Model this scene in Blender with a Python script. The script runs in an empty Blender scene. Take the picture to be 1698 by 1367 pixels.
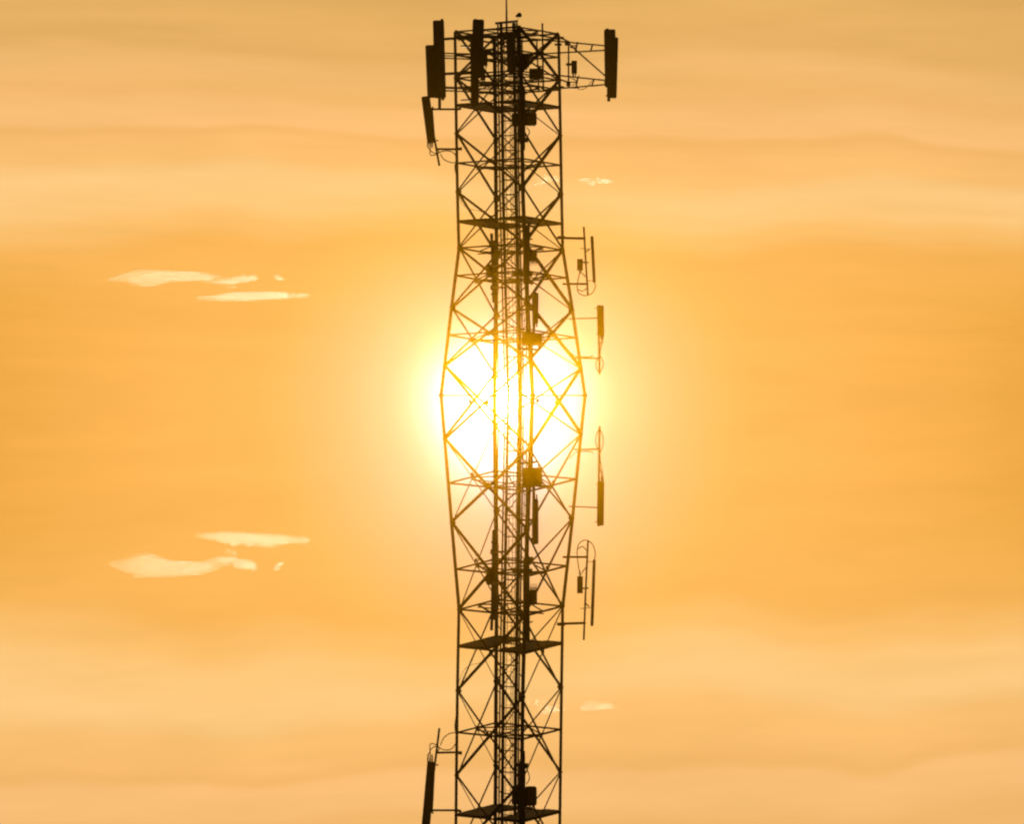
import bpy, math, random
from mathutils import Vector, Matrix, noise

random.seed(7)
sc = bpy.context.scene
COL = sc.collection

# ---------------------------------------------------------------- camera
# metres per photo pixel at the tower, distance to the tower, height line of the camera in the photo
S, D, CX, HY = 0.02, 150.0, 849.0, 656.0
LOW = 1.45                                   # the bays below the waist are this much taller
cam_d = bpy.data.cameras.new('camera')
cam = bpy.data.objects.new('camera', cam_d); COL.objects.link(cam)
cam.location = (0, -D, 0); cam.rotation_euler = (math.radians(90), 0, 0)
cam_d.sensor_width = 36.0
cam_d.lens = 36.0 * D / (1698 * S)
cam_d.shift_y = -(683.5 - HY) / 1698.0
cam_d.clip_start = 0.5; cam_d.clip_end = 20000
sc.camera = cam

# ---------------------------------------------------------------- render settings
sc.view_settings.view_transform = 'Standard'
sc.view_settings.look = 'None'
sc.view_settings.exposure = 0.0
sc.view_settings.gamma = 1.0
sc.render.engine = 'CYCLES'
sc.cycles.filter_width = 2.3
sc.cycles.max_bounces = 4
sc.cycles.volume_bounces = 0
sc.cycles.sample_clamp_indirect = 2.0

def lin(r, g, b):
    f = lambda c: (c/255/12.92) if c/255 <= .04045 else ((c/255+.055)/1.055)**2.4
    return (f(r), f(g), f(b), 1.0)

# ---------------------------------------------------------------- world: sunset sky
world = bpy.data.worlds.new('World'); sc.world = world; world.use_nodes = True
nt = world.node_tree; nt.nodes.clear()
N = nt.nodes; LK = nt.links.new
def M(op, a, b=None, c=None, clamp=False):
    n = N.new('ShaderNodeMath'); n.operation = op; n.use_clamp = clamp
    for i, v in enumerate((a, b, c)):
        if v is None: continue
        if isinstance(v, (int, float)): n.inputs[i].default_value = v
        else: LK(v, n.inputs[i])
    return n.outputs[0]
def MIX(fac, a, b, mode='MIX'):
    n = N.new('ShaderNodeMix'); n.data_type = 'RGBA'; n.blend_type = mode; n.clamp_result = False
    for i, v in ((0, fac), (6, a), (7, b)):
        if isinstance(v, (int, float)): n.inputs[i].default_value = v
        elif isinstance(v, tuple): n.inputs[i].default_value = v
        else: LK(v, n.inputs[i])
    return n.outputs[2]
def RAMP(fac, stops, interp='B_SPLINE'):
    n = N.new('ShaderNodeValToRGB'); n.color_ramp.interpolation = interp
    e = n.color_ramp.elements
    while len(e) < len(stops): e.new(0.5)
    for k, (p, c) in enumerate(stops):
        e[k].position = p; e[k].color = c
    LK(fac, n.inputs[0]); return n.outputs[0]
tc = N.new('ShaderNodeTexCoord'); sep = N.new('ShaderNodeSeparateXYZ')
LK(tc.outputs['Generated'], sep.inputs[0])
dx, dy, dz = sep.outputs
dyc = M('MAXIMUM', dy, 0.05)
u = M('MULTIPLY', M('DIVIDE', dx, dyc), D/S)                  # small angles to the right of the sun
v = M('MULTIPLY', M('DIVIDE', dz, dyc), D/S)                  # and above it
vv = M('MAXIMUM', v, M('MULTIPLY', v, -1/LOW))
def NOISE(sx, sy, detail, off=0.0, rough=.5):
    cb = N.new('ShaderNodeCombineXYZ')
    LK(M('MULTIPLY', u, sx), cb.inputs[0]); LK(M('MULTIPLY', vv, sy), cb.inputs[1]); cb.inputs[2].default_value = off
    nn = N.new('ShaderNodeTexNoise'); nn.inputs['Scale'].default_value = 1; nn.inputs['Detail'].default_value = detail
    nn.inputs['Roughness'].default_value = rough
    LK(cb.outputs[0], nn.inputs['Vector']); return nn.outputs['Fac']
uo = M('ADD', u, 12.0)
r = M('SQRT', M('ADD', M('POWER', M('ABSOLUTE', uo), 2.0), M('POWER', M('MULTIPLY', vv, 1.22), 2.0)))
rw = M('ADD', r, M('MULTIPLY', M('SUBTRACT', NOISE(.004, .012, 3, 3.1), .5), 10.0))
base = RAMP(M('MULTIPLY', rw, 0.001, clamp=True), [
    (0.0, lin(255,255,255)), (.118, lin(255,243,238)), (.140, lin(254,220,205)), (.163, lin(250,207,172)),
    (.190, lin(250,197,153)), (.255, lin(250,191,128)), (.310, lin(250,188,112)), (.365, lin(252,187,100)),
    (.410, lin(252,184,92)), (.540, lin(253,183,89)), (.660, lin(251,180,84)), (.800, lin(245,175,77)), (1.0, lin(236,166,64))], 'LINEAR')
# layers of thin high haze: lighter and darker bands with height, waved by noise
wv = M('ADD', vv, M('MULTIPLY', M('SUBTRACT', NOISE(.0021, .0035, 2, 12.4), .5), 120.0))
wv = M('ADD', wv, M('MULTIPLY', u, 0.012))
bands = RAMP(M('MULTIPLY', wv, 1/700.0, clamp=True), [
    (0.0, lin(252,184,88)), (.20, lin(251,183,88)), (.29, lin(249,183,92)), (.335, lin(248,181,91)), (.385, lin(252,192,108)),
    (.43, lin(254,200,124)), (.48, lin(254,203,130)), (.53, lin(252,192,114)), (.565, lin(249,189,112)), (.592, lin(244,184,107)),
    (.615, lin(250,191,119)), (.655, lin(248,190,118)), (.70, lin(241,183,108)), (.76, lin(239,184,111)), (.82, lin(229,175,100)),
    (.90, lin(231,177,101)), (1.0, lin(222,170,96))], 'EASE')
kv = N.new('ShaderNodeMapRange'); kv.interpolation_type = 'SMOOTHSTEP'; LK(r, kv.inputs[0])
kv.inputs[1].default_value = 210; kv.inputs[2].default_value = 470
kv2 = N.new('ShaderNodeMapRange'); kv2.interpolation_type = 'SMOOTHSTEP'; LK(wv, kv2.inputs[0])
kv2.inputs[1].default_value = 90; kv2.inputs[2].default_value = 300
sky = MIX(M('MULTIPLY', kv.outputs[0], kv2.outputs[0]), base, bands)
# soft streaks
st = M('SUBTRACT', NOISE(.0016, .016, 5, 1.7, .6), .5)
st2 = M('SUBTRACT', NOISE(.006, .05, 4, 5.2, .6), .5)
cb = N.new('ShaderNodeCombineXYZ')
LK(M('MULTIPLY', M('ADD', u, M('MULTIPLY', vv, 2.5)), .0032), cb.inputs[0]); LK(M('MULTIPLY', M('ADD', vv, M('MULTIPLY', u, .07)), .028), cb.inputs[1]); cb.inputs[2].default_value = 4.4
n3 = N.new('ShaderNodeTexNoise'); n3.inputs['Scale'].default_value = 1; n3.inputs['Detail'].default_value = 6; n3.inputs['Roughness'].default_value = .62; n3.inputs['Distortion'].default_value = .6
LK(cb.outputs[0], n3.inputs['Vector'])
st = M('ADD', st, M('MULTIPLY', M('SUBTRACT', n3.outputs['Fac'], .5), .55))
gain = M('ADD', 1.0, M('MULTIPLY', M('ADD', M('MULTIPLY', st, .17), M('MULTIPLY', st2, .07)), kv.outputs[0]))
gcol = N.new('ShaderNodeCombineXYZ'); LK(gain, gcol.inputs[0]); LK(gain, gcol.inputs[1])
LK(M('POWER', gain, 1.6), gcol.inputs[2])
vm = N.new('ShaderNodeVectorMath'); vm.operation = 'MULTIPLY'; LK(sky, vm.inputs[0]); LK(gcol.outputs[0], vm.inputs[1])
# the disc of the sun and the burning air round it
core = N.new('ShaderNodeMapRange'); core.interpolation_type = 'SMOOTHSTEP'; LK(r, core.inputs[0])
core.inputs[1].default_value = 62; core.inputs[2].default_value = 5; core.inputs[3].default_value = 0; core.inputs[4].default_value = 12
core2 = N.new('ShaderNodeMapRange'); core2.interpolation_type = 'SMOOTHSTEP'; LK(r, core2.inputs[0])
core2.inputs[1].default_value = 135; core2.inputs[2].default_value = 60; core2.inputs[3].default_value = 0; core2.inputs[4].default_value = 1.0
boost = M('ADD', 1.0, M('ADD', core.outputs[0], core2.outputs[0]))
vs = N.new('ShaderNodeVectorMath'); vs.operation = 'SCALE'; LK(vm.outputs[0], vs.inputs[0]); LK(boost, vs.inputs['Scale'])
# the sky away from the sun: dim dusk, darker towards the side behind the camera
fr = N.new('ShaderNodeMapRange'); fr.interpolation_type = 'SMOOTHSTEP'; LK(dy, fr.inputs[0])
fr.inputs[1].default_value = 0.5; fr.inputs[2].default_value = 0.97
dusk = MIX(M('ADD', M('MULTIPLY', dz, .5), .5, clamp=True), (.008, .004, .001, 1), (.012, .008, .004, 1))
final = MIX(fr.outputs[0], dusk, vs.outputs[0])
bg = N.new('ShaderNodeBackground'); bg.inputs['Strength'].default_value = 1.40; LK(final, bg.inputs['Color'])
wo = N.new('ShaderNodeOutputWorld'); LK(bg.outputs[0], wo.inputs['Surface'])

# ---------------------------------------------------------------- sun, straight behind the tower
sd = bpy.data.lights.new('sun', 'SUN'); sd.energy = 3.3; sd.angle = math.radians(0.5); sd.color = (1.0, .80, .55)
so = bpy.data.objects.new('sun', sd); COL.objects.link(so)
so.rotation_euler = Vector((0, 1, 0.0)).to_track_quat('Z', 'Y').to_euler()
so.location = (0, 400, 0)

# ---------------------------------------------------------------- materials
def steel(name, col, rough=.6, metal=.3, var=.35, scale=3.0):
    m = bpy.data.materials.new(name); m.use_nodes = True; t = m.node_tree; b = t.nodes['Principled BSDF']
    n = t.nodes.new('ShaderNodeTexNoise'); n.inputs['Scale'].default_value = scale; n.inputs['Detail'].default_value = 5
    tcn = t.nodes.new('ShaderNodeTexCoord'); t.links.new(tcn.outputs['Object'], n.inputs['Vector'])
    mx = t.nodes.new('ShaderNodeMix'); mx.data_type = 'RGBA'
    t.links.new(n.outputs['Fac'], mx.inputs[0])
    mx.inputs[6].default_value = (*[c*(1-var) for c in col], 1); mx.inputs[7].default_value = (*[c*(1+var) for c in col], 1)
    t.links.new(mx.outputs[2], b.inputs['Base Color'])
    b.inputs['Roughness'].default_value = rough; b.inputs['Metallic'].default_value = metal
    return m
M_STEEL = steel('galvanised_steel', (.16, .15, .14))
M_MAST = steel('weathered_steel', (.13, .12, .11))
M_PANEL = steel('grey_radome', (.22, .21, .20), .7, 0, .1, 1.2)
M_RADIO = steel('cast_grey_housing', (.18, .18, .17), .6, .2, .15)
M_RUBBER = steel('black_cable_jacket', (.03, .03, .03), .7, 0, .2)
M_CABLE = steel('thin_jumper_jacket', (.10, .08, .05), .6, 0, .2)
M_GRATE = steel('platform_grating', (.12, .11, .10), .8, .2, .3, 8)

# ---------------------------------------------------------------- mesh helpers
class MB:
    def __init__(s): s.v = []; s.f = []
    def add(s, vs, fs):
        o = len(s.v); s.v += [tuple(x) for x in vs]; s.f += [tuple(i+o for i in f) for f in fs]
    def loft(s, rings, cap=True):
        n = len(rings[0]); vs = [p for r_ in rings for p in r_]; fs = []
        for i in range(len(rings)-1):
            for j in range(n):
                a, b = i*n+j, i*n+(j+1) % n
                fs.append((a, b, b+n, a+n))
        if cap: fs.append(tuple(range(n))[::-1]); fs.append(tuple(range((len(rings)-1)*n, len(rings)*n)))
        s.add(vs, fs)
    def tube(s, pts, r_, n=8):
        pts = [Vector(p) for p in pts]; rings = []
        ref = None
        for i, p in enumerate(pts):
            t = (pts[min(i+1, len(pts)-1)] - pts[max(i-1, 0)]).normalized()
            if ref is None:
                ref = t.cross(Vector((0, 1, 0)))
                if ref.length < .1: ref = t.cross(Vector((1, 0, 0)))
            ref = (ref - t*ref.dot(t)).normalized(); w = t.cross(ref)
            rr = r_[i] if isinstance(r_, (list, tuple)) else r_
            rings.append([p + (ref*math.cos(a)+w*math.sin(a))*rr for a in [2*math.pi*k/n for k in range(n)]])
        s.loft(rings)
    def section(s, p, q, prof, up=None):
        p, q = Vector(p), Vector(q); t = (q-p).normalized()
        up = Vector(up) if up else Vector((0, -1, 0))
        a = t.cross(up)
        if a.length < .05: a = t.cross(Vector((1, 0, 0)))
        a.normalize(); b = a.cross(t).normalized()
        s.loft([[e + a*x + b*y for x, y in prof] for e in (p, q)])
    def angle(s, p, q, w, up=None, th=.12):
        h, t = w/2, w*th
        s.section(p, q, [(-h, -h), (h, -h), (h, -h+t), (-h+t, -h+t), (-h+t, h), (-h, h)], up)
    def beam(s, p, q, w, dd=None, up=None):
        h = w/2; k = (dd or w)/2
        s.section(p, q, [(-h, -k), (h, -k), (h, k), (-h, k)], up)
    def block(s, p, q, w, dd, bev=.15, up=None, capin=.25):
        """bevelled box whose long axis runs p to q, w wide across the view, dd deep"""
        h, k, e = w/2, dd/2, min(w, dd)*bev
        prof = lambda f: [(x*f if True else x, y*f) for x, y in [(-h+e, -k), (h-e, -k), (h, -k+e), (h, k-e), (h-e, k), (-h+e, k), (-h, k-e), (-h, -k+e)]]
        p, q = Vector(p), Vector(q); t = (q-p).normalized(); up = Vector(up) if up else Vector((0, -1, 0))
        a = t.cross(up).normalized(); b = a.cross(t).normalized(); c = min(e, (q-p).length*.2)
        c = c*2 if capin > .5 else c; rings = []
        for pt, sh in ((p, 1-capin*e/h), (p+t*c*.5, 1), (q-t*c*.5, 1), (q, 1-capin*e/h)):
            rings.append([pt + a*x + b*y for x, y in prof(sh)])
        s.loft(rings)
    def plate(s, pts, n, th):
        n = Vector(n).normalized()*th/2
        s.loft([[Vector(p)-n for p in pts], [Vector(p)+n for p in pts]])
    def build(s, name, mat, parent=None):
        me = bpy.data.meshes.new(name); me.from_pydata(s.v, [], s.f); me.update()
        import bmesh
        bm = bmesh.new(); bm.from_mesh(me); bmesh.ops.recalc_face_normals(bm, faces=bm.faces); bm.to_mesh(me); bm.free()
        me.materials.append(mat)
        o = bpy.data.objects.new(name, me); COL.objects.link(o)
        if parent:
            o.parent = parent; o.matrix_parent_inverse = Matrix.Translation(-parent.location)
        return o
def tag(o, label, cat, group=None, kind=None):
    if label: o['label'] = label
    if cat: o['category'] = cat
    if group: o['group'] = group
    if kind: o['kind'] = kind
    return o
def thing(name, loc, label, cat, group=None):
    o = bpy.data.objects.new(name, None); COL.objects.link(o); o.location = loc; o.empty_display_size = .2
    return tag(o, label, cat, group)

# a point at the photo's column and row, d photo pixels of depth in front of the tower's axis
def P(x, y, d=0.0):
    k = 1 - d*S/D
    return Vector(((x-CX)*S*k, -d*S, (HY-y)*S*k))
def half(lower):
    if lower: return lambda x, y, d=0.0: P(x, HY + LOW*(HY-y), d)
    return P
def interp(tab, y):
    if y <= tab[0][0]: return tab[0][1] + (y-tab[0][0])*(tab[1][1]-tab[0][1])/(tab[1][0]-tab[0][0])
    for (a, xa), (b, xb) in zip(tab, tab[1:]):
        if y <= b: return xa + (xb-xa)*(y-a)/(b-a)
    return tab[-1][1]

# ---------------------------------------------------------------- the lattice tower
LEG = {'L': [(50,754.5),(175,756),(320,758.5),(413,761),(513,748.5),(609,737),(656,731.5)],
       'R': [(50,926),(175,928.5),(320,931),(413,933),(513,949),(609,963),(656,970)],
       'F': [(40,860.5),(175,864.5),(320,867),(413,870.5),(513,875),(609,880.5),(656,883)],
       'B': [(50,819.5),(175,821.5),(320,822.5),(413,823.5),(513,822.5),(609,820.5),(656,820)]}
WID = [(50,1.0),(413,1.0),(513,1.17),(609,1.32),(656,1.39)]
DEP = {'L': 22, 'R': -22, 'F': 86, 'B': -86}
YOF = {'L': -1.8, 'R': 1.8, 'F': -9.5, 'B': 9.5}
def legpt(k, y, Q):                       # a point on leg k at photo row y
    return Q(interp(LEG[k], y), y, DEP[k]*interp(WID, y))
def node(k, y0, Q):                       # where the level y0 meets leg k
    return legpt(k, min(656, y0 + YOF[k]*interp(WID, y0)), Q)
FACES = [('L', 'F'), ('F', 'R'), ('R', 'B'), ('B', 'L')]
tower = thing('lattice_tower', P(848, 1480), 'tall four-legged steel lattice tower standing dark against the low sun', 'lattice tower')
BOT = 60                                  # source row the lower half is carried down to, below the picture
for k in 'LFRB':
    mb = MB()
    wdt = .10 if k in 'LR' else .13
    for lower in (False, True):
        Q = half(lower)
        top = {'L': 52, 'R': 56, 'F': 42, 'B': 65}[k] if not lower else BOT
        ys = [top, 131, 223, 320, 413, 513, 609, 656]
        for a, b in zip(ys, ys[1:]):
            p, q = legpt(k, a, Q), legpt(k, b, Q)
            mb.tube([p, q], wdt/2*(1.0 if a < 413 else 1.12), 10)
        for y0 in (131, 223, 320, 413, 513, 609):       # bolted splice flanges
            p = node(k, y0, Q); mb.tube([p+Vector((0, 0, -.03)), p+Vector((0, 0, .03))], wdt*.68, 10)
    p = legpt(k, 656, P); mb.tube([p+Vector((0, 0, -.05)), p+Vector((0, 0, .05))], wdt*.8, 10)
    mb.build('leg', M_STEEL, tower)
def mid(a, b): return (a+b)/2
def gusset(mb, c, A, B, sz, Qn):
    """small plate at c lying in the face that runs A to B"""
    hx = (B-A).normalized(); up = Vector((0, 0, 1)); n = hx.cross(up)
    mb.plate([c+hx*sz*x+up*sz*y for x, y in ((-1, -.35), (-.35, -1), (.35, -1), (1, -.35), (1, .35), (.35, 1), (-.35, 1), (-1, .35))], n, .02)
NODES = [54, 131, 223, 320, 413, 513, 609]
def xbrace(a0, a1, b0, b1, w, ka=1, kb=1, gz=.055):
    """diagonals a0-b1 and a1-b0 of one face; a above, b below, 0 and 1 the two legs"""
    mb = MB(); n = (a1-a0).cross(Vector((0, 0, 1))).normalized()
    tin = lambda p, q: (p+(q-p)*.01, q+(p-q)*.01)
    off = n*.022
    c = (a0+a1+b0+b1)/4
    for (p, q), s_, k_ in (((a0, b1), 1, ka), ((a1, b0), -1, kb)):
        p, q = tin(p, q)
        mb.angle(p+off*s_, q+off*s_, w*k_, n)
    gusset(mb, c, a0, a1, .07, n)
    for p, q in ((a0, a1), (a1, a0), (b0, b1), (b1, b0)):
        gusset(mb, p+(q-p).normalized()*gz*.8, p, q, gz, n)
    mb.build('cross_brace', M_STEEL, tower)
for lower in (False, True):
    Q = half(lower)
    for i in range(len(NODES)-1):
        if lower and i < 1: continue
        for f, (a, b) in enumerate(FACES):
            w = .076 if f < 2 else .058
            if NODES[i] >= 413: w *= 1.1
            ka, kb = (1.05, .62) if a in 'LR' else (.62, 1.05)      # the thicker diagonal starts high on an outer leg
            if NODES[i] < 100: ka = kb = 1
            if NODES[i] >= 413: ka, kb = (1.0, .9) if f < 2 else (.75, .7)
            xbrace(node(a, NODES[i], Q), node(b, NODES[i], Q), node(a, NODES[i+1], Q), node(b, NODES[i+1], Q), w, ka, kb,
                   .085 if 413 in (NODES[i], NODES[i+1]) else .055)
for f, (a, b) in enumerate(FACES):        # the waist bay spans both halves
    Ql = half(True)
    xbrace(node(a, 609, P), node(b, 609, P), node(a, 609, Ql), node(b, 609, Ql), .082 if f < 2 else .062)
def ring(y0, Q, w=.045, inner=True, dbl=False):
    mb = MB(); c = [node(k, y0, Q) for k in 'LFRB']
    for i in range(4):
        mb.angle(c[i], c[(i+1) % 4], w, (0, 0, 1))
    if inner:
        m = [mid(c[i], c[(i+1) % 4]) for i in range(4)]
        for i in range(4): mb.angle(m[i]-Vector((0, 0, .01)), m[(i+1) % 4]-Vector((0, 0, .01)), w*.8, (0, 0, 1))
        mb.angle(m[0]-Vector((0, 0, .05)), m[2]-Vector((0, 0, .05)), w*.7, (0, 0, 1)); mb.angle(m[1]-Vector((0, 0, .09)), m[3]-Vector((0, 0, .09)), w*.7, (0, 0, 1))
    mb.build('horizontal_ring', M_STEEL, tower)
for y0 in (54, 62, 93, 131, 147, 177, 272, 370, 413, 459, 558):
    ring(y0, P, .056, y0 not in (62, 177, 370))
for y0 in (147, 177, 272, 370, 413, 459, 558):
    ring(y0, half(True), .06, y0 not in (177, 370))
mb = MB(); c = [legpt(k, 656, P) for k in 'LFRB']   # waist ring, flat
for i in range(4): mb.angle(c[i], c[(i+1) % 4], .045, (0, 0, 1))
m4 = [mid(c[i], c[(i+1) % 4]) for i in range(4)]
for i in range(4): mb.angle(m4[i], m4[(i+1) % 4], .035, (0, 0, 1))
mb.build('horizontal_ring', M_STEEL, tower)

# platforms: two grating plates with a ladder well between them
def platform(y0, Q):
    L, F, R, B = [node(k, y0, Q) for k in 'LFRB']
    up = Vector((0, 0, 1))
    for k, poly in enumerate(([(0, 0), (0, .55), (.30, .55), (.44, .80), (.62, .80), (.62, .62), (1, .62), (1, 0)][:],
                              [(.30, 1), (1, 1), (1, .70), (.70, .70), (.52, .86), (.30, .88)])):
        # coordinates: first runs from the left leg to the rear leg, second from the left leg to the front leg
        pts = [L + (B-L)*s_ + (F-L)*t_ + up*.03 for s_, t_ in poly]
        if k == 0:
            pts = [L + (B-L)*s_ + (F-L)*t_ + up*.03 for s_, t_ in [(.01, .01), (.02, .42), (.22, .42), (.40, .30), (.62, .36), (.80, .42), (.98, .42), (.99, .01)]]
            mb2 = MB(); mb2.plate(pts, (L-B).cross(F-L), .05)
        else:
            pts = [L + (B-L)*s_ + (F-L)*t_ + up*.03 for s_, t_ in [(.02, .62), (.30, .70), (.50, .62), (.78, .66), (.98, .80), (.99, .99), (.01, .99)]]
            mb2 = MB(); mb2.plate(pts, (L-B).cross(F-L), .05)
        nrm = (L-B).cross(F-L).normalized()
        for i in range(len(pts)):                       # toe rim
            mb2.beam(pts[i], pts[(i+1) % len(pts)], .05, .07, nrm)
        mb2.build('grating_platform', M_GRATE, tower)
for lower in (False, True):
    for y0 in (177, 370): platform(y0, half(lower))

# the cable mast inside the tower: four rails, rungs and lacing
def mx(x, y): return x + (y-320)*(.0125 if y < 320 else .025)
RAILS = [(829.0, -16, .055), (834.3, 10, .10), (855.6, 16, .12), (860.5, -10, .055)]
def mast_at(i, y, Q): x, d, w = RAILS[i]; return Q(mx(x, y), y, d)
for i, (x, d, w) in enumerate(RAILS):
    mb = MB()
    for lower in (False, True):
        Q = half(lower); ys = [38 if not lower else BOT, 140, 320, 480, 656]
        for a, b in zip(ys, ys[1:]): mb.beam(mast_at(i, a, Q), mast_at(i, b, Q), w, w)
    mb.build('mast_rail', M_MAST, tower)
for lower in (False, True):
    Q = half(lower); y = 641.5; flip = False
    while y > (40 if not lower else BOT+10):
        mb = MB()
        a, b = mast_at(1, y, Q), mast_at(2, y-.8, Q)
        mb.angle(a, b, .04)
        if flip: mb.angle(mast_at(1, y+1, Q), mast_at(2, y+23, Q), .036)
        else: mb.angle(mast_at(2, y+1, Q), mast_at(1, y+23, Q), .036)
        flip = not flip
        mb.angle(a, mast_at(0, y+3, Q), .03); mb.angle(b, mast_at(3, y+3, Q), .03)
        mb.build('mast_lacing', M_MAST, tower)
        y -= 24.5
# climbing ladder with close rungs
mb = MB(); rungs = []
for lower in (False, True):
    Q = half(lower)
    for x in (839.5, 850.5):
        mb.tube([Q(mx(x, BOT if lower else 60), BOT if lower else 60, -6), Q(mx(x, 320), 320, -6), Q(mx(x, 656), 656, -6)], .011, 6)
    y = 652
    while y > ((BOT+60) if lower else 60):
        rungs.append((Q(mx(839.5, y), y, -6), Q(mx(850.5, y), y, -6))); y -= 8.0 if not lower else 6.5
lad = mb.build('climbing_ladder', M_MAST, tower)
rungs.sort(key=lambda r_: abs(r_[0].z-4.5))
rest = MB()
for i, (a, b) in enumerate(rungs):
    if i < 100:
        mb = MB(); mb.tube([a, b], .006, 5); mb.build('rung', M_MAST, lad)
    else: rest.tube([a, b], .006, 5)
o = rest.build('lower_rungs', M_MAST, lad); o['kind'] = 'stuff'
# feeder cables climbing beside the rear and front legs
for x0, d0, w in ((821.0, -80, .024), (836.2, -2, .018), (854.0, 4, .020), (868.6, 78, .020), (847.2, -30, .010)):
    mb = MB()
    for lower in (False, True):
        Q = half(lower); pts = []
        y = 656
        while y > (60 if not lower else BOT):
            pts.append(Q(mx(x0, y)*.6 + (x0+(y-320)*.006)*.4 + .25*math.sin(y*.13+x0), y, d0)); y -= 9
        mb.tube(pts, w, 6)
    mb.build('feeder_cable', M_RUBBER, tower)
# ties between the mast and the rear and front legs
for lower in (False, True):
    Q = half(lower); mb = MB(); y = 632
    while y > (48 if not lower else BOT+20):
        if y < 600 or y > 624:
            mb.angle(legpt('B', y+8, Q), mast_at(0, y, Q), .026); mb.angle(legpt('F', y-8, Q), mast_at(3, y, Q), .026)
        y -= 24.5 if int(y) % 3 else 12.2
    mb.build('mast_tie', M_MAST, tower)
# head of the mast
mb = MB(); mb.beam(P(821, 38.5, 0), P(858, 35, 0), .06, .3); mb.beam(P(826, 46.5, 0), P(862, 43.5, 0), .05); mb.beam(P(826, 57, 0), P(862, 55, 0), .05)
mb.beam(P(826, 61, 0), P(862, 60.5, 0), .11); mb.build('mast_head', M_MAST, tower)
mb = MB(); mb.tube([P(840.2, 64), P(840, 30), P(839.6, -14)], [.036, .034, .02], 8); mb.tube([P(839.6, -14), P(839.6, -22)], [.02, .004], 8)
mb.build('lightning_rod', M_STEEL, tower)

# ---------------------------------------------------------------- antennas and boxes hung on the tower
W = {False: 'above the sun', True: 'below the sun'}
def spline(pts, n=5):
    out = []; p = [pts[0]]+list(pts)+[pts[-1]]
    for i in range(1, len(p)-2):
        for k in range(n):
            t = k/n; q = []
            for a, b, c, e in zip(p[i-1], p[i], p[i+1], p[i+2]):
                q.append(.5*(2*b+(c-a)*t+(2*a-5*b+4*c-e)*t*t+(3*b-a-3*c+e)*t**3))
            out.append(tuple(q))
    out.append(tuple(pts[-1])); return out
def antenna(lower, name, label, cat, group, d, panels, pipe=None, arms=(), conns=(), cables=(), bits=(), pw=.05):
    Q = half(lower)
    x0 = panels[0][0] if panels else (pipe[0][0], pipe[0][1])
    t = thing(name, Q(x0[0], x0[1], d), label, cat, group)
    for (a, b, w, dd, do) in panels:
        mb = MB(); p, q = Q(*a, d+do), Q(*b, d+do)
        mb.block(p, q, w*S, dd*S, .18); pn = mb.build('panel', M_PANEL, t)
        mb = MB(); ax = (q-p).normalized()
        for e, s_ in ((p, -1), (q, 1)):
            mb = MB(); mb.block(e+ax*s_*.002, e+ax*s_*.03, w*S*.9, dd*S*.85, .2); mb.build('end_cap', M_RUBBER, pn)
    if pipe:
        mb = MB(); mb.tube([Q(*a, d-5) for a in pipe], pw, 8); mb.build('mount_pipe', M_STEEL, t)
    for a, b, w in arms:
        mb = MB(); p, q = Q(*a[:2], a[2] if len(a) > 2 else d-5), Q(*b[:2], b[2] if len(b) > 2 else d-5)
        mb.beam(p, q, w*S, w*S*1.15, (0, 0, 1)); mb.build('standoff_arm', M_STEEL, t)
    for a, b, w in bits:
        mb = MB(); mb.beam(Q(*a, d-3), Q(*b, d-3), w*S, w*S); mb.build('bracket', M_STEEL, t)
    for x, ya, yb in conns:
        mb = MB(); mb.tube([Q(x, ya, d), Q(x, ya*.6+yb*.4, d), Q(x, yb, d)], [.026, .026, .018], 8); mb.build('connector', M_RUBBER, t)
    for c_ in cables:
        mb = MB(); mb.tube([Q(*q[:2], q[2] if len(q) > 2 else d-2) for q in spline(c_)], .016, 6); mb.build('jumper_cable', M_CABLE, t)
    return t
def radio(lower, label, box, d, group='radio units on the tower', dep=9, tilt=0, conns=0, pole=None, name='radio_unit', round_=.12):
    """ribbed radio housing; box = x0, x1, y0, y1 of the photo"""
    Q = half(lower); x0, x1, y0, y1 = box; cx_ = (x0+x1)/2; w = (x1-x0)*S
    t = thing(name, Q(cx_, y1, d), label, 'radio unit', group)
    mb = MB(); p, q = Q(cx_-tilt, y0, d), Q(cx_+tilt, y1, d)
    mb.block(p, q, w, dep*S, round_, None, .9 if round_ > .2 else .25); mb.build('housing', M_RADIO, t)
    mb = MB(); n = max(4, int(w/.035)); 
    for i in range(n):
        f = (i+.5)/n-.5; o = Vector((f*w*.86, -dep*S/2-.012, 0))
        mb.beam(p+(q-p)*.1+o, q+(p-q)*.1+o, .008, .03)
    mb.build('cooling_fins', M_RADIO, t)
    mb = MB(); mid_ = (p+q)/2
    for f in (-.3, .3):
        cc = mid_+(q-p)*f*.8; mb.beam(cc+Vector((-w*.25, dep*S/2+.03, 0)), cc+Vector((w*.25, dep*S/2+.03, 0)), .04, .06)
    mb.build('mounting_bracket', M_STEEL, t)
    for i in range(conns):
        x = x0+(x1-x0)*(i+.6)/(conns+.2)
        a, b = Q(x, y1, d), Q(x+.3, y1+7, d)
        mb = MB(); mb.tube([a, a+(b-a)*.45, a+(b-a)*.5, b], [.02, .02, .009, .009], 6); mb.build('connector', M_RUBBER, t)
    if pole:
        mb = MB(); mb.beam(Q(*pole[0], d), Q(*pole[1], d), pole[2]*S); mb.build('clamp_arm', M_STEEL, t)
    return t

PG, SG = 'large panel antennas at the tower head', 'panel antennas hung on the tower shaft'
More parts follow.
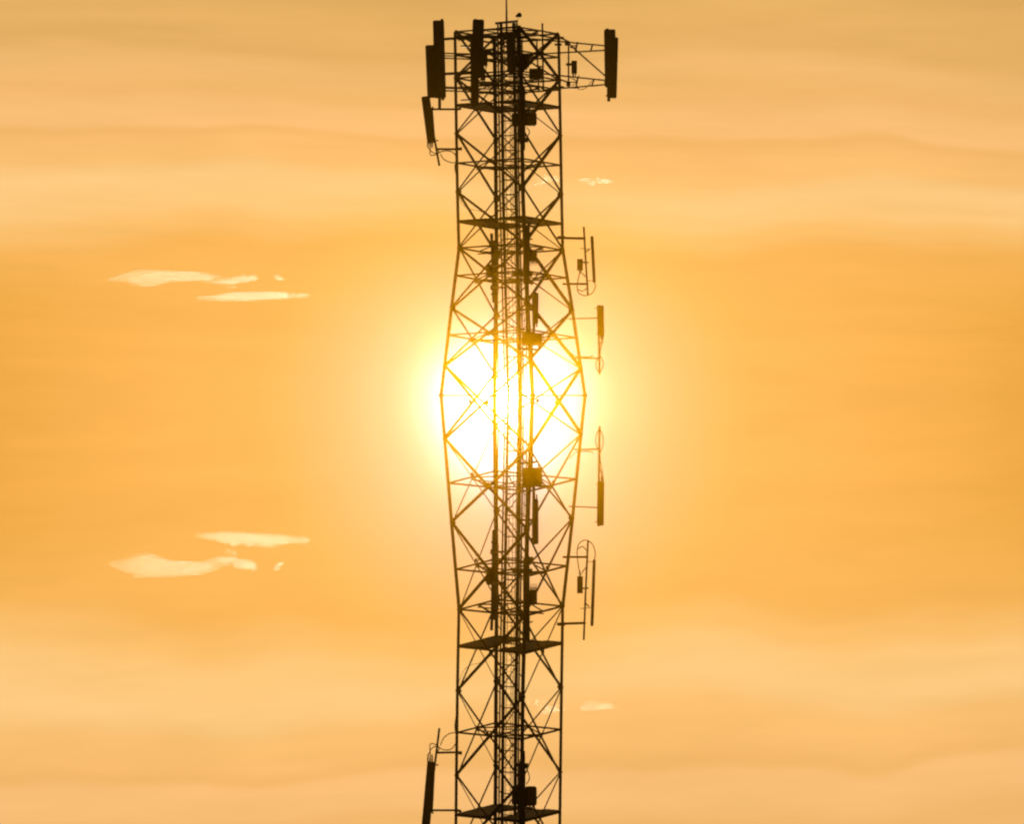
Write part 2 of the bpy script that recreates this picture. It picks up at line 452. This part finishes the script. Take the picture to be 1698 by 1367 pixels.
# head of the tower, left group
antenna(False, 'panel_antenna', 'tall wide panel antenna left of the tower head, its top highest at left', 'panel antenna', PG, 40,
        [((727, 35), (730.3, 161), 18.6, 9, 0)], [(733, 31), (733, 120), (734.5, 166)],
        [((736, 64.5), (812, 60, 60), 3.6), ((736, 122.5), (806, 118, 60), 3.8), ((736, 88, 30), (830, 90.5, -20), 2), ((736, 144, 30), (822, 148, -20), 2)])
antenna(False, 'panel_antenna', 'outermost left panel antenna at the tower head, top lower than its neighbour', 'panel antenna', PG, 30,
        [((714.5, 76), (718, 160.5), 18.5, 9, 0)], [(728.5, 70), (729, 181)],
        [((724, 95.5), (800, 99, -30), 1.9), ((724, 92), (800, 94, -30), 1.7), ((724, 149.5), (800, 153, -40), 2), ((724, 146), (800, 148, -40), 1.8)])
antenna(False, 'panel_antenna', 'tall panel antenna in front of the left face of the tower head', 'panel antenna', PG, 70,
        [((793.3, 33.5), (791, 128), 19, 9, 0)], [(788, 31), (790, 60), (790, 165)],
        [((760, 66, 40), (862, 57, 86), 2.2), ((760, 123, 40), (862, 117, 86), 2.2), ((795, 84), (822, 81, 20), 3.2), ((795, 140, 50), (850, 142, 20), 2)],
        bits=[((800, 85), (808, 85), 4), ((800, 103), (807, 103), 5), ((798, 127), (804, 127), 12)])
antenna(False, 'panel_antenna', 'narrow panel antenna hanging low beneath a taller one, above the upper platform', 'panel antenna', PG, 60,
        [((786.5, 68), (787.5, 174), 13.5, 8, 0)], [(784, 60), (786, 180)], [((784, 76), (765, 76, 30), 2), ((784, 165), (765, 166, 30), 2)],
        bits=[((779, 57), (784, 57), 3), ((778, 74), (783, 74), 3)])
radio(False, 'ribbed radio box clamped right of the tall left-face panel antenna', (799, 808.5, 88, 109), 55, conns=2)
radio(False, 'small radio box low behind the tall left-face panel antenna', (797.5, 805, 119, 133), 50, conns=2)
antenna(False, 'panel_antenna', 'panel antenna inside the tower head, right of the cable mast rails', 'panel antenna', PG, 50,
        [((845.5, 61), (847.5, 118), 13, 8, 0)], [(846, 56), (848, 124)], [((840, 70), (866, 68, 80), 2.4), ((842, 112), (866, 110, 80), 2.4)])
radio(False, 'wide radio box at the middle of the tower head, topmost box', (851, 877, 91, 112), 60, dep=12, conns=4, pole=((860, 92), (885, 91.5), 3))
radio(False, 'rectangular radio box right of centre under the tower head cross braces', (877.5, 900, 113.5, 131), 45, dep=10, conns=5, pole=((890, 110), (900, 110), 2.4))
# free standing pipes in the head
for (xa, ya, xb, yb, lab, w) in ((899.3, 38, 901, 150, 'taller of two bare vertical pipes right of the tower head centre', .03),
                                 (889.8, 64, 893.5, 152, 'shorter of two bare vertical pipes right of the tower head centre', .026)):
    mb = MB(); mb.tube([P(xa, ya, 40), P(xb, yb, 40)], w, 8)
    t = thing('antenna_pipe', P(xb, yb, 40), lab, 'pipe', 'bare pipes in the tower head')
    mb.build('pipe', M_STEEL, t)
    mb = MB()
    for yy in (88, 146):
        mb.beam(P(xa+.5-3, yy, 38), P(xa+.5+3, yy, 38), .07, .1)
    mb.build('clamp', M_STEEL, t)
# right sector
t = thing('sector_mount', P(926, 140, 0), 'triangular truss arm reaching right from the tower head to two panel antennas', 'mount')
mb = MB()
for a, b in (((862, 62, 60), (1004, 75.5, 10)), ((880, 90, -40), (1004, 83, -5)), ((862, 118, 60), (1004, 133, 10)), ((900, 149, -40), (1004, 140, -5)), ((926, 145.5, -20), (959, 145.5, 0))):
    mb.angle(P(*a), P(*b), .05, (0, 0, 1))
mb.build('boom', M_STEEL, t)
mb = MB()
for a, b in (((957.5, 70, 12), (954.5, 85, -10)), ((982.5, 73, 10), (979.5, 84, -5)), ((958.5, 127, 12), (955, 146, -10)), ((985, 131, 10), (981.5, 141, -5)), ((926, 131, -20), (945, 137, 0)), ((929, 62, -20), (945, 70, 0))):
    mb.beam(P(*a), P(*b), .055, .04)
mb.build('spacer', M_STEEL, t)
mb = MB(); mb.tube([P(945, 74, 5), P(1004, 126, 5)], .026, 8); mb.build('diagonal_strut', M_STEEL, t)
mb = MB(); mb.tube([P(942.8, 68, 2), P(942.8, 144, 2)], .028, 8); mb.build('upright_pipe', M_STEEL, t)
mb = MB()
for x, y, w, h in ((925.5, 73.5, 12, 3.6), (941, 73, 9, 4.5), (951, 75.5, 10, 1.6), (951, 78.5, 12, 1.6), (931, 62.5, 8, 4), (942.5, 139, 7, 8), (951, 136, 14, 1.8), (927, 144.5, 16, 4)):
    mb.block(P(x-w/2, y, 4), P(x+w/2, y, 4), h*S, h*S)
mb.build('clamp', M_STEEL, t)
mb = MB()
for c_ in ([(957, 146), (963, 148.5), (970, 146.5), (976, 141), (981, 133.5)], [(952, 123), (951, 130), (956, 136), (948, 142)], [(945, 128), (949, 131), (957, 132), (961, 124)]):
    mb.tube([P(x, y, 6) for x, y in spline(c_)], .011, 5)
mb.build('jumper_cable', M_CABLE, t)
antenna(False, 'panel_antenna', 'left one of the two panel antennas at the end of the right arm', 'panel antenna', PG, 14,
        [((1011, 50), (1012.5, 143), 19, 9, 0)], [(1006.8, 47), (1008.5, 145)], bits=[((1002, 76), (1009, 76), 6), ((1002, 136), (1009, 136), 6)])
antenna(False, 'panel_antenna', 'right lower one of two panel antennas at the end of the right arm', 'panel antenna', PG, 2,
        [((1017, 63), (1014.3, 161), 16.5, 9, 0)], [(1009, 60), (1009.5, 168)], bits=[((1004, 83), (1012, 83), 5), ((1005, 140), (1012, 140), 5), ((1004.5, 158.5), (1008, 158.5), 2)])
radio(False, 'small radio box on the upright pipe beneath the right arm', (947.5, 956.7, 100.5, 122), 2, conns=2, pole=((938.5, 106.5), (948, 106.5), 4))
# fixture over the top
t = thing('tower_top_lamp', P(858.5, 43, 20), 'small round-headed fixture on a thin stalk at the very top of the tower', 'lamp')
mb = MB(); mb.tube([P(858.6, 45, 20), P(858.4, 30, 20)], .008, 6); mb.build('stalk', M_STEEL, t)
mb = MB(); mb.tube([P(855, 27.6, 20), P(856.2, 26.6, 20), P(858, 25.8, 20), P(860.5, 24.8, 20), P(863, 24, 20), P(864.6, 23.6, 20), P(865, 23.4, 20)], [.01, .035, .055, .08, .082, .05, .01], 12)
mb.build('lamp_head', M_RUBBER, t)

for lo in (False, True):
    H = W[lo]; Q = half(lo)
    # tilted panel on the left
    antenna(lo, 'panel_antenna', f'tilted panel antenna on stand-off arms left of the tower, {H}', 'panel antenna', SG, 30,
            [((705.8, 161), (715.5, 235.5), 14.2, 8, 0)], [(716, 178), (719.5, 225), (728.6, 275)],
            [((716, 181), (763, 181, 22), 2.8), ((724, 247), (766, 247.5, 22), 3)],
            [(709.5, 236, 245), (713.2, 236, 244), (716.6, 236, 245)],
            [[(710, 244), (716, 252), (724, 254), (733, 251), (742, 250), (750, 252), (756, 258)], [(714, 243), (713, 256), (720, 257), (728, 253), (726, 248)], [(730, 255), (736, 264), (746, 269), (756, 270)]],
            bits=[((717, 178), (719, 178), 3), ((723, 233), (727, 233), 2), ((758, 181), (765, 179.5), 4), ((758, 247), (766, 245.5), 3.6)], pw=.036)
    # front leg panel near the top
    antenna(lo, 'panel_antenna', f'dark panel antenna on the front leg by the {"upper" if not lo else "lowest"} platform, {H}', 'panel antenna', SG, 100,
            [((865.6, 146), (865.8, 235), 11, 7, 0)], [(862, 140), (866, 240)], [((850, 150), (868, 150), 4), ((852, 233), (876, 233), 5)],
            [(869.6, 236, 249)], [[(874, 228), (878, 218), (873, 211)]], bits=[((871, 231), (876, 231), 6)])
    radio(lo, f'rounded radio box right of the front leg by the {"upper" if not lo else "lowest"} platform, {H}', (870.5, 890, 186, 208.5), 98, dep=10, round_=.3, pole=((872, 184), (884, 184), 3))
    radio(lo, f'radio box left of the front leg by the {"upper" if not lo else "lowest"} platform, {H}', (848.5, 862, 188, 209), 92, dep=9)
    # shaft panels between platform and waist
    antenna(lo, 'panel_antenna', f'long panel antenna beside the rear leg, {H}', 'panel antenna', SG, -80,
            [((820.6, 400), (821.2, 486), 11.6, 7, 0)], [(815, 387), (816.5, 420), (818.5, 502)], [((812, 441), (834, 441, -16), 5), ((815, 477), (834, 477, -16), 3)],
            bits=[((813, 477), (818, 477), 8), ((814, 488), (819, 488), 3)])
    radio(lo, f'squat radio box left of the long rear-leg panel antenna, {H}', (806, 816, 440, 458), -78, conns=0)
    antenna(lo, 'panel_antenna', f'long panel antenna on the front leg just off the middle platform, {H}', 'panel antenna', SG, 100,
            [((873.2, 375), (872.6, 467), 11, 7, 0)], [(870, 368), (873, 474)], [((858, 406, 60), (876, 406), 5), ((852, 455, 60), (880, 455), 7)],
            bits=[((876, 396), (883.5, 397), 2), ((876, 453), (884, 452), 3), ((868, 468), (880, 468), 5)])
    radio(lo, f'radio box with four cable tails right of the long front panel, {H}', (878.5, 890.5, 416.5, 433.5), 96, conns=4, pole=((880, 418), (899, 409), 1.4))
    antenna(lo, 'panel_antenna', f'short panel antenna on brackets right of the front leg, {H}', 'panel antenna', SG, 108,
            [((888, 487), (887.8, 536), 9.6, 7, 0)], [(884.5, 485), (885, 552)], [((862, 513.5, 90), (886, 513.5), 3.4), ((868, 497, 95), (886, 490), 1.8)],
            [(886.5, 537, 545), (890, 537, 543)], [[(868.5, 516), (869.5, 535), (868.8, 552)], [(873, 516), (873.4, 535), (873, 552)]])
    radio(lo, f'widest radio box in front of the front leg, close to the sun, {H}', (866.5, 899, 553, 573.5), 112, dep=12, tilt=0, conns=3, pole=((866, 551), (884, 551.5), 3))
    mb = MB(); mb.beam(Q(862, 578, 100), Q(890, 580, 100), .07, .07); mb.beam(Q(880, 570, 100), Q(881, 612, 100), .14, .1)
    for c_ in ([(870, 574), (872, 588), (868, 600), (874, 606)], [(880, 574), (884, 590), (880, 606)], [(866, 590), (858, 600), (862, 612)]):
        mb.tube([Q(x, y, 104) for x, y in spline(c_)], .012, 5)
    o = mb.build('cable_clamp', M_RUBBER, None); o.name = 'cable_bundle'
    tag(o, f'cable bundle and clamp hanging on the front leg nearest the sun, {H}', 'cable bundle', 'cable bundles by the sun')
    # right hand slim antenna
    antenna(lo, 'slim_antenna', f'slim antenna bar beside a bare pipe on arms right of the tower, {H}', 'slim antenna', SG, -14,
            [((981.6, 393), (985.4, 467), 5, 5, 6)], [(968, 376), (971, 430), (975, 490)],
            [((923.5, 394.5, -22), (971, 395.5), 3.6), ((933, 471, -24), (975.5, 471), 3)], [],
            [[(985.5, 467), (987, 476), (982, 486), (971, 490.5), (960, 486), (957, 476), (959, 462), (961.5, 450)],
             [(962, 450), (968, 456), (971, 459)], [(958, 480), (966, 483), (973, 478)]],
            bits=[((962, 412), (980, 413), 1), ((971, 418), (977, 414), 2), ((972, 466), (985, 465.5), 1.1), ((925, 394), (937, 394), 5)], pw=.032)
    radio(lo, f'small radio box left of the slim antenna pipe, {H}', (957, 966.4, 429.5, 449), -12, dep=7, conns=1, pole=((965, 435), (976, 435.5), 2.4))
    # right hand panel glowing beside the sun
    antenna(lo, 'panel_antenna', f'short panel antenna right of the tower catching the glow, {H}', 'panel antenna', SG, -14,
            [((995.4, 508), (996.3, 557), 11.4, 7, 4)], [(992.5, 506), (993, 560), (994.2, 621)],
            [((943, 529, -26), (993, 527.5), 1.8), ((952, 594, -28), (995, 594.5), 2.4)], [(998.5, 558, 563)],
            [[(1000.5, 558), (999, 568), (995.5, 580), (994.5, 590), (988.5, 600), (989, 611), (994, 618)], [(996, 559), (997.5, 566), (994, 574)],
             [(995, 590), (1000, 600), (999, 611), (994, 618)], [(944, 583), (950, 588), (956, 591), (976, 592), (984, 590)]],
            bits=[((986, 511), (991, 511), 1.2), ((988, 554.5), (992, 554.5), 1.2)], pw=.036)
    # loose cable sagging across the left face
    mb = MB(); mb.tube([Q(x, y, 20) for x, y in spline([(760, 325), (768, 340), (780, 347), (796, 350), (812, 357), (824, 358)])], .008, 5)
    o = mb.build('loose_cable', M_CABLE)
    tag(o, f'thin loose cable sagging across the left face by the middle platform, {H}', 'cable', 'loose cables on the tower')
    mb = MB(); mb.tube([Q(x, y, 24) for x, y in spline([(757.5, 252), (759, 262), (754.5, 274), (755.5, 285), (759, 300), (759.5, 330)])], .017, 6)
    o = mb.build('drop_cable', M_RUBBER)
    tag(o, f'thick cable bulging off the left leg under the tilted panel, {H}', 'cable', 'drop cables on the left leg')

# ---------------------------------------------------------------- cloud wisps, far away, real volumes
CY = 3000.0; CS = S*(D+CY)/D
cm = bpy.data.materials.new('thin_ice_cloud'); cm.use_nodes = True; t = cm.node_tree; t.nodes.clear()
pv = t.nodes.new('ShaderNodeVolumePrincipled'); pv.inputs['Color'].default_value = (.85, .84, 1, 1)
pv.inputs['Density'].default_value = 0.00060; pv.inputs['Anisotropy'].default_value = .90
ou = t.nodes.new('ShaderNodeOutputMaterial'); t.links.new(pv.outputs[0], ou.inputs['Volume'])
def cloud(name, label, lower, blobs, seed, thick=40.0, st=1.6, strips=()):
    if strips:       # a strip is a run of x, top, bottom, thickness
        allp = [p for k in strips for p in k]
        blobs = [((p[0]), (p[1]+p[2])/2, 8, 8, 0) for p in allp]
    def strip_h(x, y):
        best = 0
        for k in strips:
            if not k[0][0] <= x <= k[-1][0]: continue
            for p, q in zip(k, k[1:]):
                if p[0] <= x <= q[0]:
                    f = (x-p[0])/(q[0]-p[0]); f = f*f*(3-2*f)
                    t_, b_, a_ = [p[i]+(q[i]-p[i])*f for i in (1, 2, 3)]
                    e = abs(y-(t_+b_)/2)/max(.5, (b_-t_)/2)
                    best = max(best, a_*max(0, 1.12-.85*e**2-.27*e**4)); break
        return min(1, best)
    x0 = min(b[0]-b[2]*1.7 for b in blobs); x1 = max(b[0]+b[2]*1.7 for b in blobs)
    y0 = min(b[1]-b[3]*1.8 for b in blobs); y1 = max(b[1]+b[3]*1.8 for b in blobs)
    nx, ny = int((x1-x0)/st)+1, int((y1-y0)/(st*.5))+1
    def h(x, y):
        w = noise.fractal(Vector((x*.035+seed, y*.12, seed)), .8, 2.0, 5)
        w2 = noise.fractal(Vector((x*.03+seed+40, y*.10, seed)), 1.0, 2.0, 4)
        w3 = noise.fractal(Vector((x*.14+seed, y*.45, seed+3)), .9, 2.0, 4)
        xx, yy = x+w2*15+w3*5, y+w*5.2+w3*1.8
        s_ = 0
        for cx_, cy_, rx, ry, a in blobs:
            e = ((xx-cx_)/rx)**2+((yy-cy_)/ry)**2
            s_ = max(s_, a*math.exp(-(e**1.6)*.9)) if a else s_
        if strips: s_ = strip_h(x+w2*9+w3*4, y+w*2.2+w3*1.1)
        fine = noise.fractal(Vector((x*.05, y*.32, seed+9)), 1.0, 2.0, 4)
        s_ = s_*(1+.75*fine)-.12
        s_ = s_*1.15
        return max(0.0, min(1.0, s_))
    H = [[h(x0+i*st, y0+j*st*.5) for i in range(nx)] for j in range(ny)]
    cx_, cy_ = (x0+x1)/2, (y0+y1)/2
    mb = MB(); idx = {}
    def vert(i, j, side):
        hh = H[j][i]; key = (i, j, side if hh > 0 else 0)
        if key not in idx:
            py = y0+j*st*.5; py = HY+LOW*(HY-py) if lower else py
            idx[key] = len(mb.v)
            mb.v.append(((x0+i*st-CX)*CS, CY+side*hh*thick/2, (HY-py)*CS))
        return idx[key]
    for j in range(ny-1):
        for i in range(nx-1):
            q = [(i, j), (i+1, j), (i+1, j+1), (i, j+1)]
            if max(H[b][a] for a, b in q) <= 0: continue
            for side in (-1, 1):
                f = []
                for a, b in q:
                    k = vert(a, b, side)
                    if k not in f: f.append(k)
                if len(f) > 2: mb.f.append(tuple(f[::side]))
    o = mb.build(name, cm); tag(o, label, 'cloud', 'thin clouds in the sunset sky')
    return o
for lo in (False, True):
    H_ = W[lo]
    cloud('cloud', f'largest pale cloud wisp at the far left, {H_}', lo,
          [], 2.0, strips=[[(178, 459, 466, 0), (192, 456, 468, .45), (212, 450, 471, .6), (226, 446, 476, .9), (245, 445, 478, 1), (262, 445, 474, 1), (285, 447, 470, 1),
                          (320, 449, 467, 1), (345, 452, 467, .9), (360, 456, 465, .5), (370, 459, 463, 0)],
                         [(334, 466, 469, 0), (352, 465, 471, .6), (375, 462, 472, .9), (400, 457, 470, 1), (418, 454, 467, 1), (427, 457, 464, 0)],
                         [(362, 474, 482, 0), (376, 472, 483, .4), (390, 470, 479, .35), (402, 470, 476, 0)]])
    cloud('cloud', f'long narrow pale cloud wisp left of the tower, second largest, {H_}', lo,
          [], 7.0, strips=[[(314, 495, 500, 0), (338, 491, 500, .55), (362, 487, 501, .85), (385, 481, 502, 1), (400, 484, 501, 1), (430, 482, 500, 1), (465, 483, 497, 1),
                          (490, 486, 496, .6), (508, 485, 495, .5), (520, 488, 492, 0)]])
    cloud('cloud', f'tiny pale cloud fleck right of the largest wisp, {H_}', lo, [(464, 461, 10, 3.6, 1.1)], 4.0, st=.8)
    cloud('cloud', f'small bright cloud streak just right of the tower, {H_}', lo, [(996, 300.5, 27, 4.4, .8), (1001, 300.5, 17, 4, 1.2)], 5.0, st=1.0)
    cloud('cloud', f'faint cloud streak seen through the right face of the tower, {H_}', lo, [(910, 297, 22, 5, .6), (898, 305, 15, 3.2, .5)], 6.0, st=1.0)

# ---------------------------------------------------------------- haze volume added to imitate sun bloom over the steel
hm = bpy.data.materials.new('bloom_haze'); hm.use_nodes = True; t = hm.node_tree; t.nodes.clear()
pv = t.nodes.new('ShaderNodeVolumePrincipled')
pv.inputs['Color'].default_value = (.0112, .0057, .00004, 1)
pv.inputs['Density'].default_value = .35/160
pv.inputs['Anisotropy'].default_value = .986
ou = t.nodes.new('ShaderNodeOutputMaterial'); t.links.new(pv.outputs[0], ou.inputs['Volume'])
mb = MB(); X, Y0, Y1, Z0, Z1 = 60, -D-10, 12, -30, 20
mb.add([(-X, Y0, Z0), (X, Y0, Z0), (X, Y1, Z0), (-X, Y1, Z0), (-X, Y0, Z1), (X, Y0, Z1), (X, Y1, Z1), (-X, Y1, Z1)],
       [(0, 3, 2, 1), (4, 5, 6, 7), (0, 1, 5, 4), (1, 2, 6, 5), (2, 3, 7, 6), (3, 0, 4, 7)])
hz = mb.build('haze', hm); tag(hz, 'golden haze volume added to imitate the sun bloom over the tower', None, None, 'stuff')
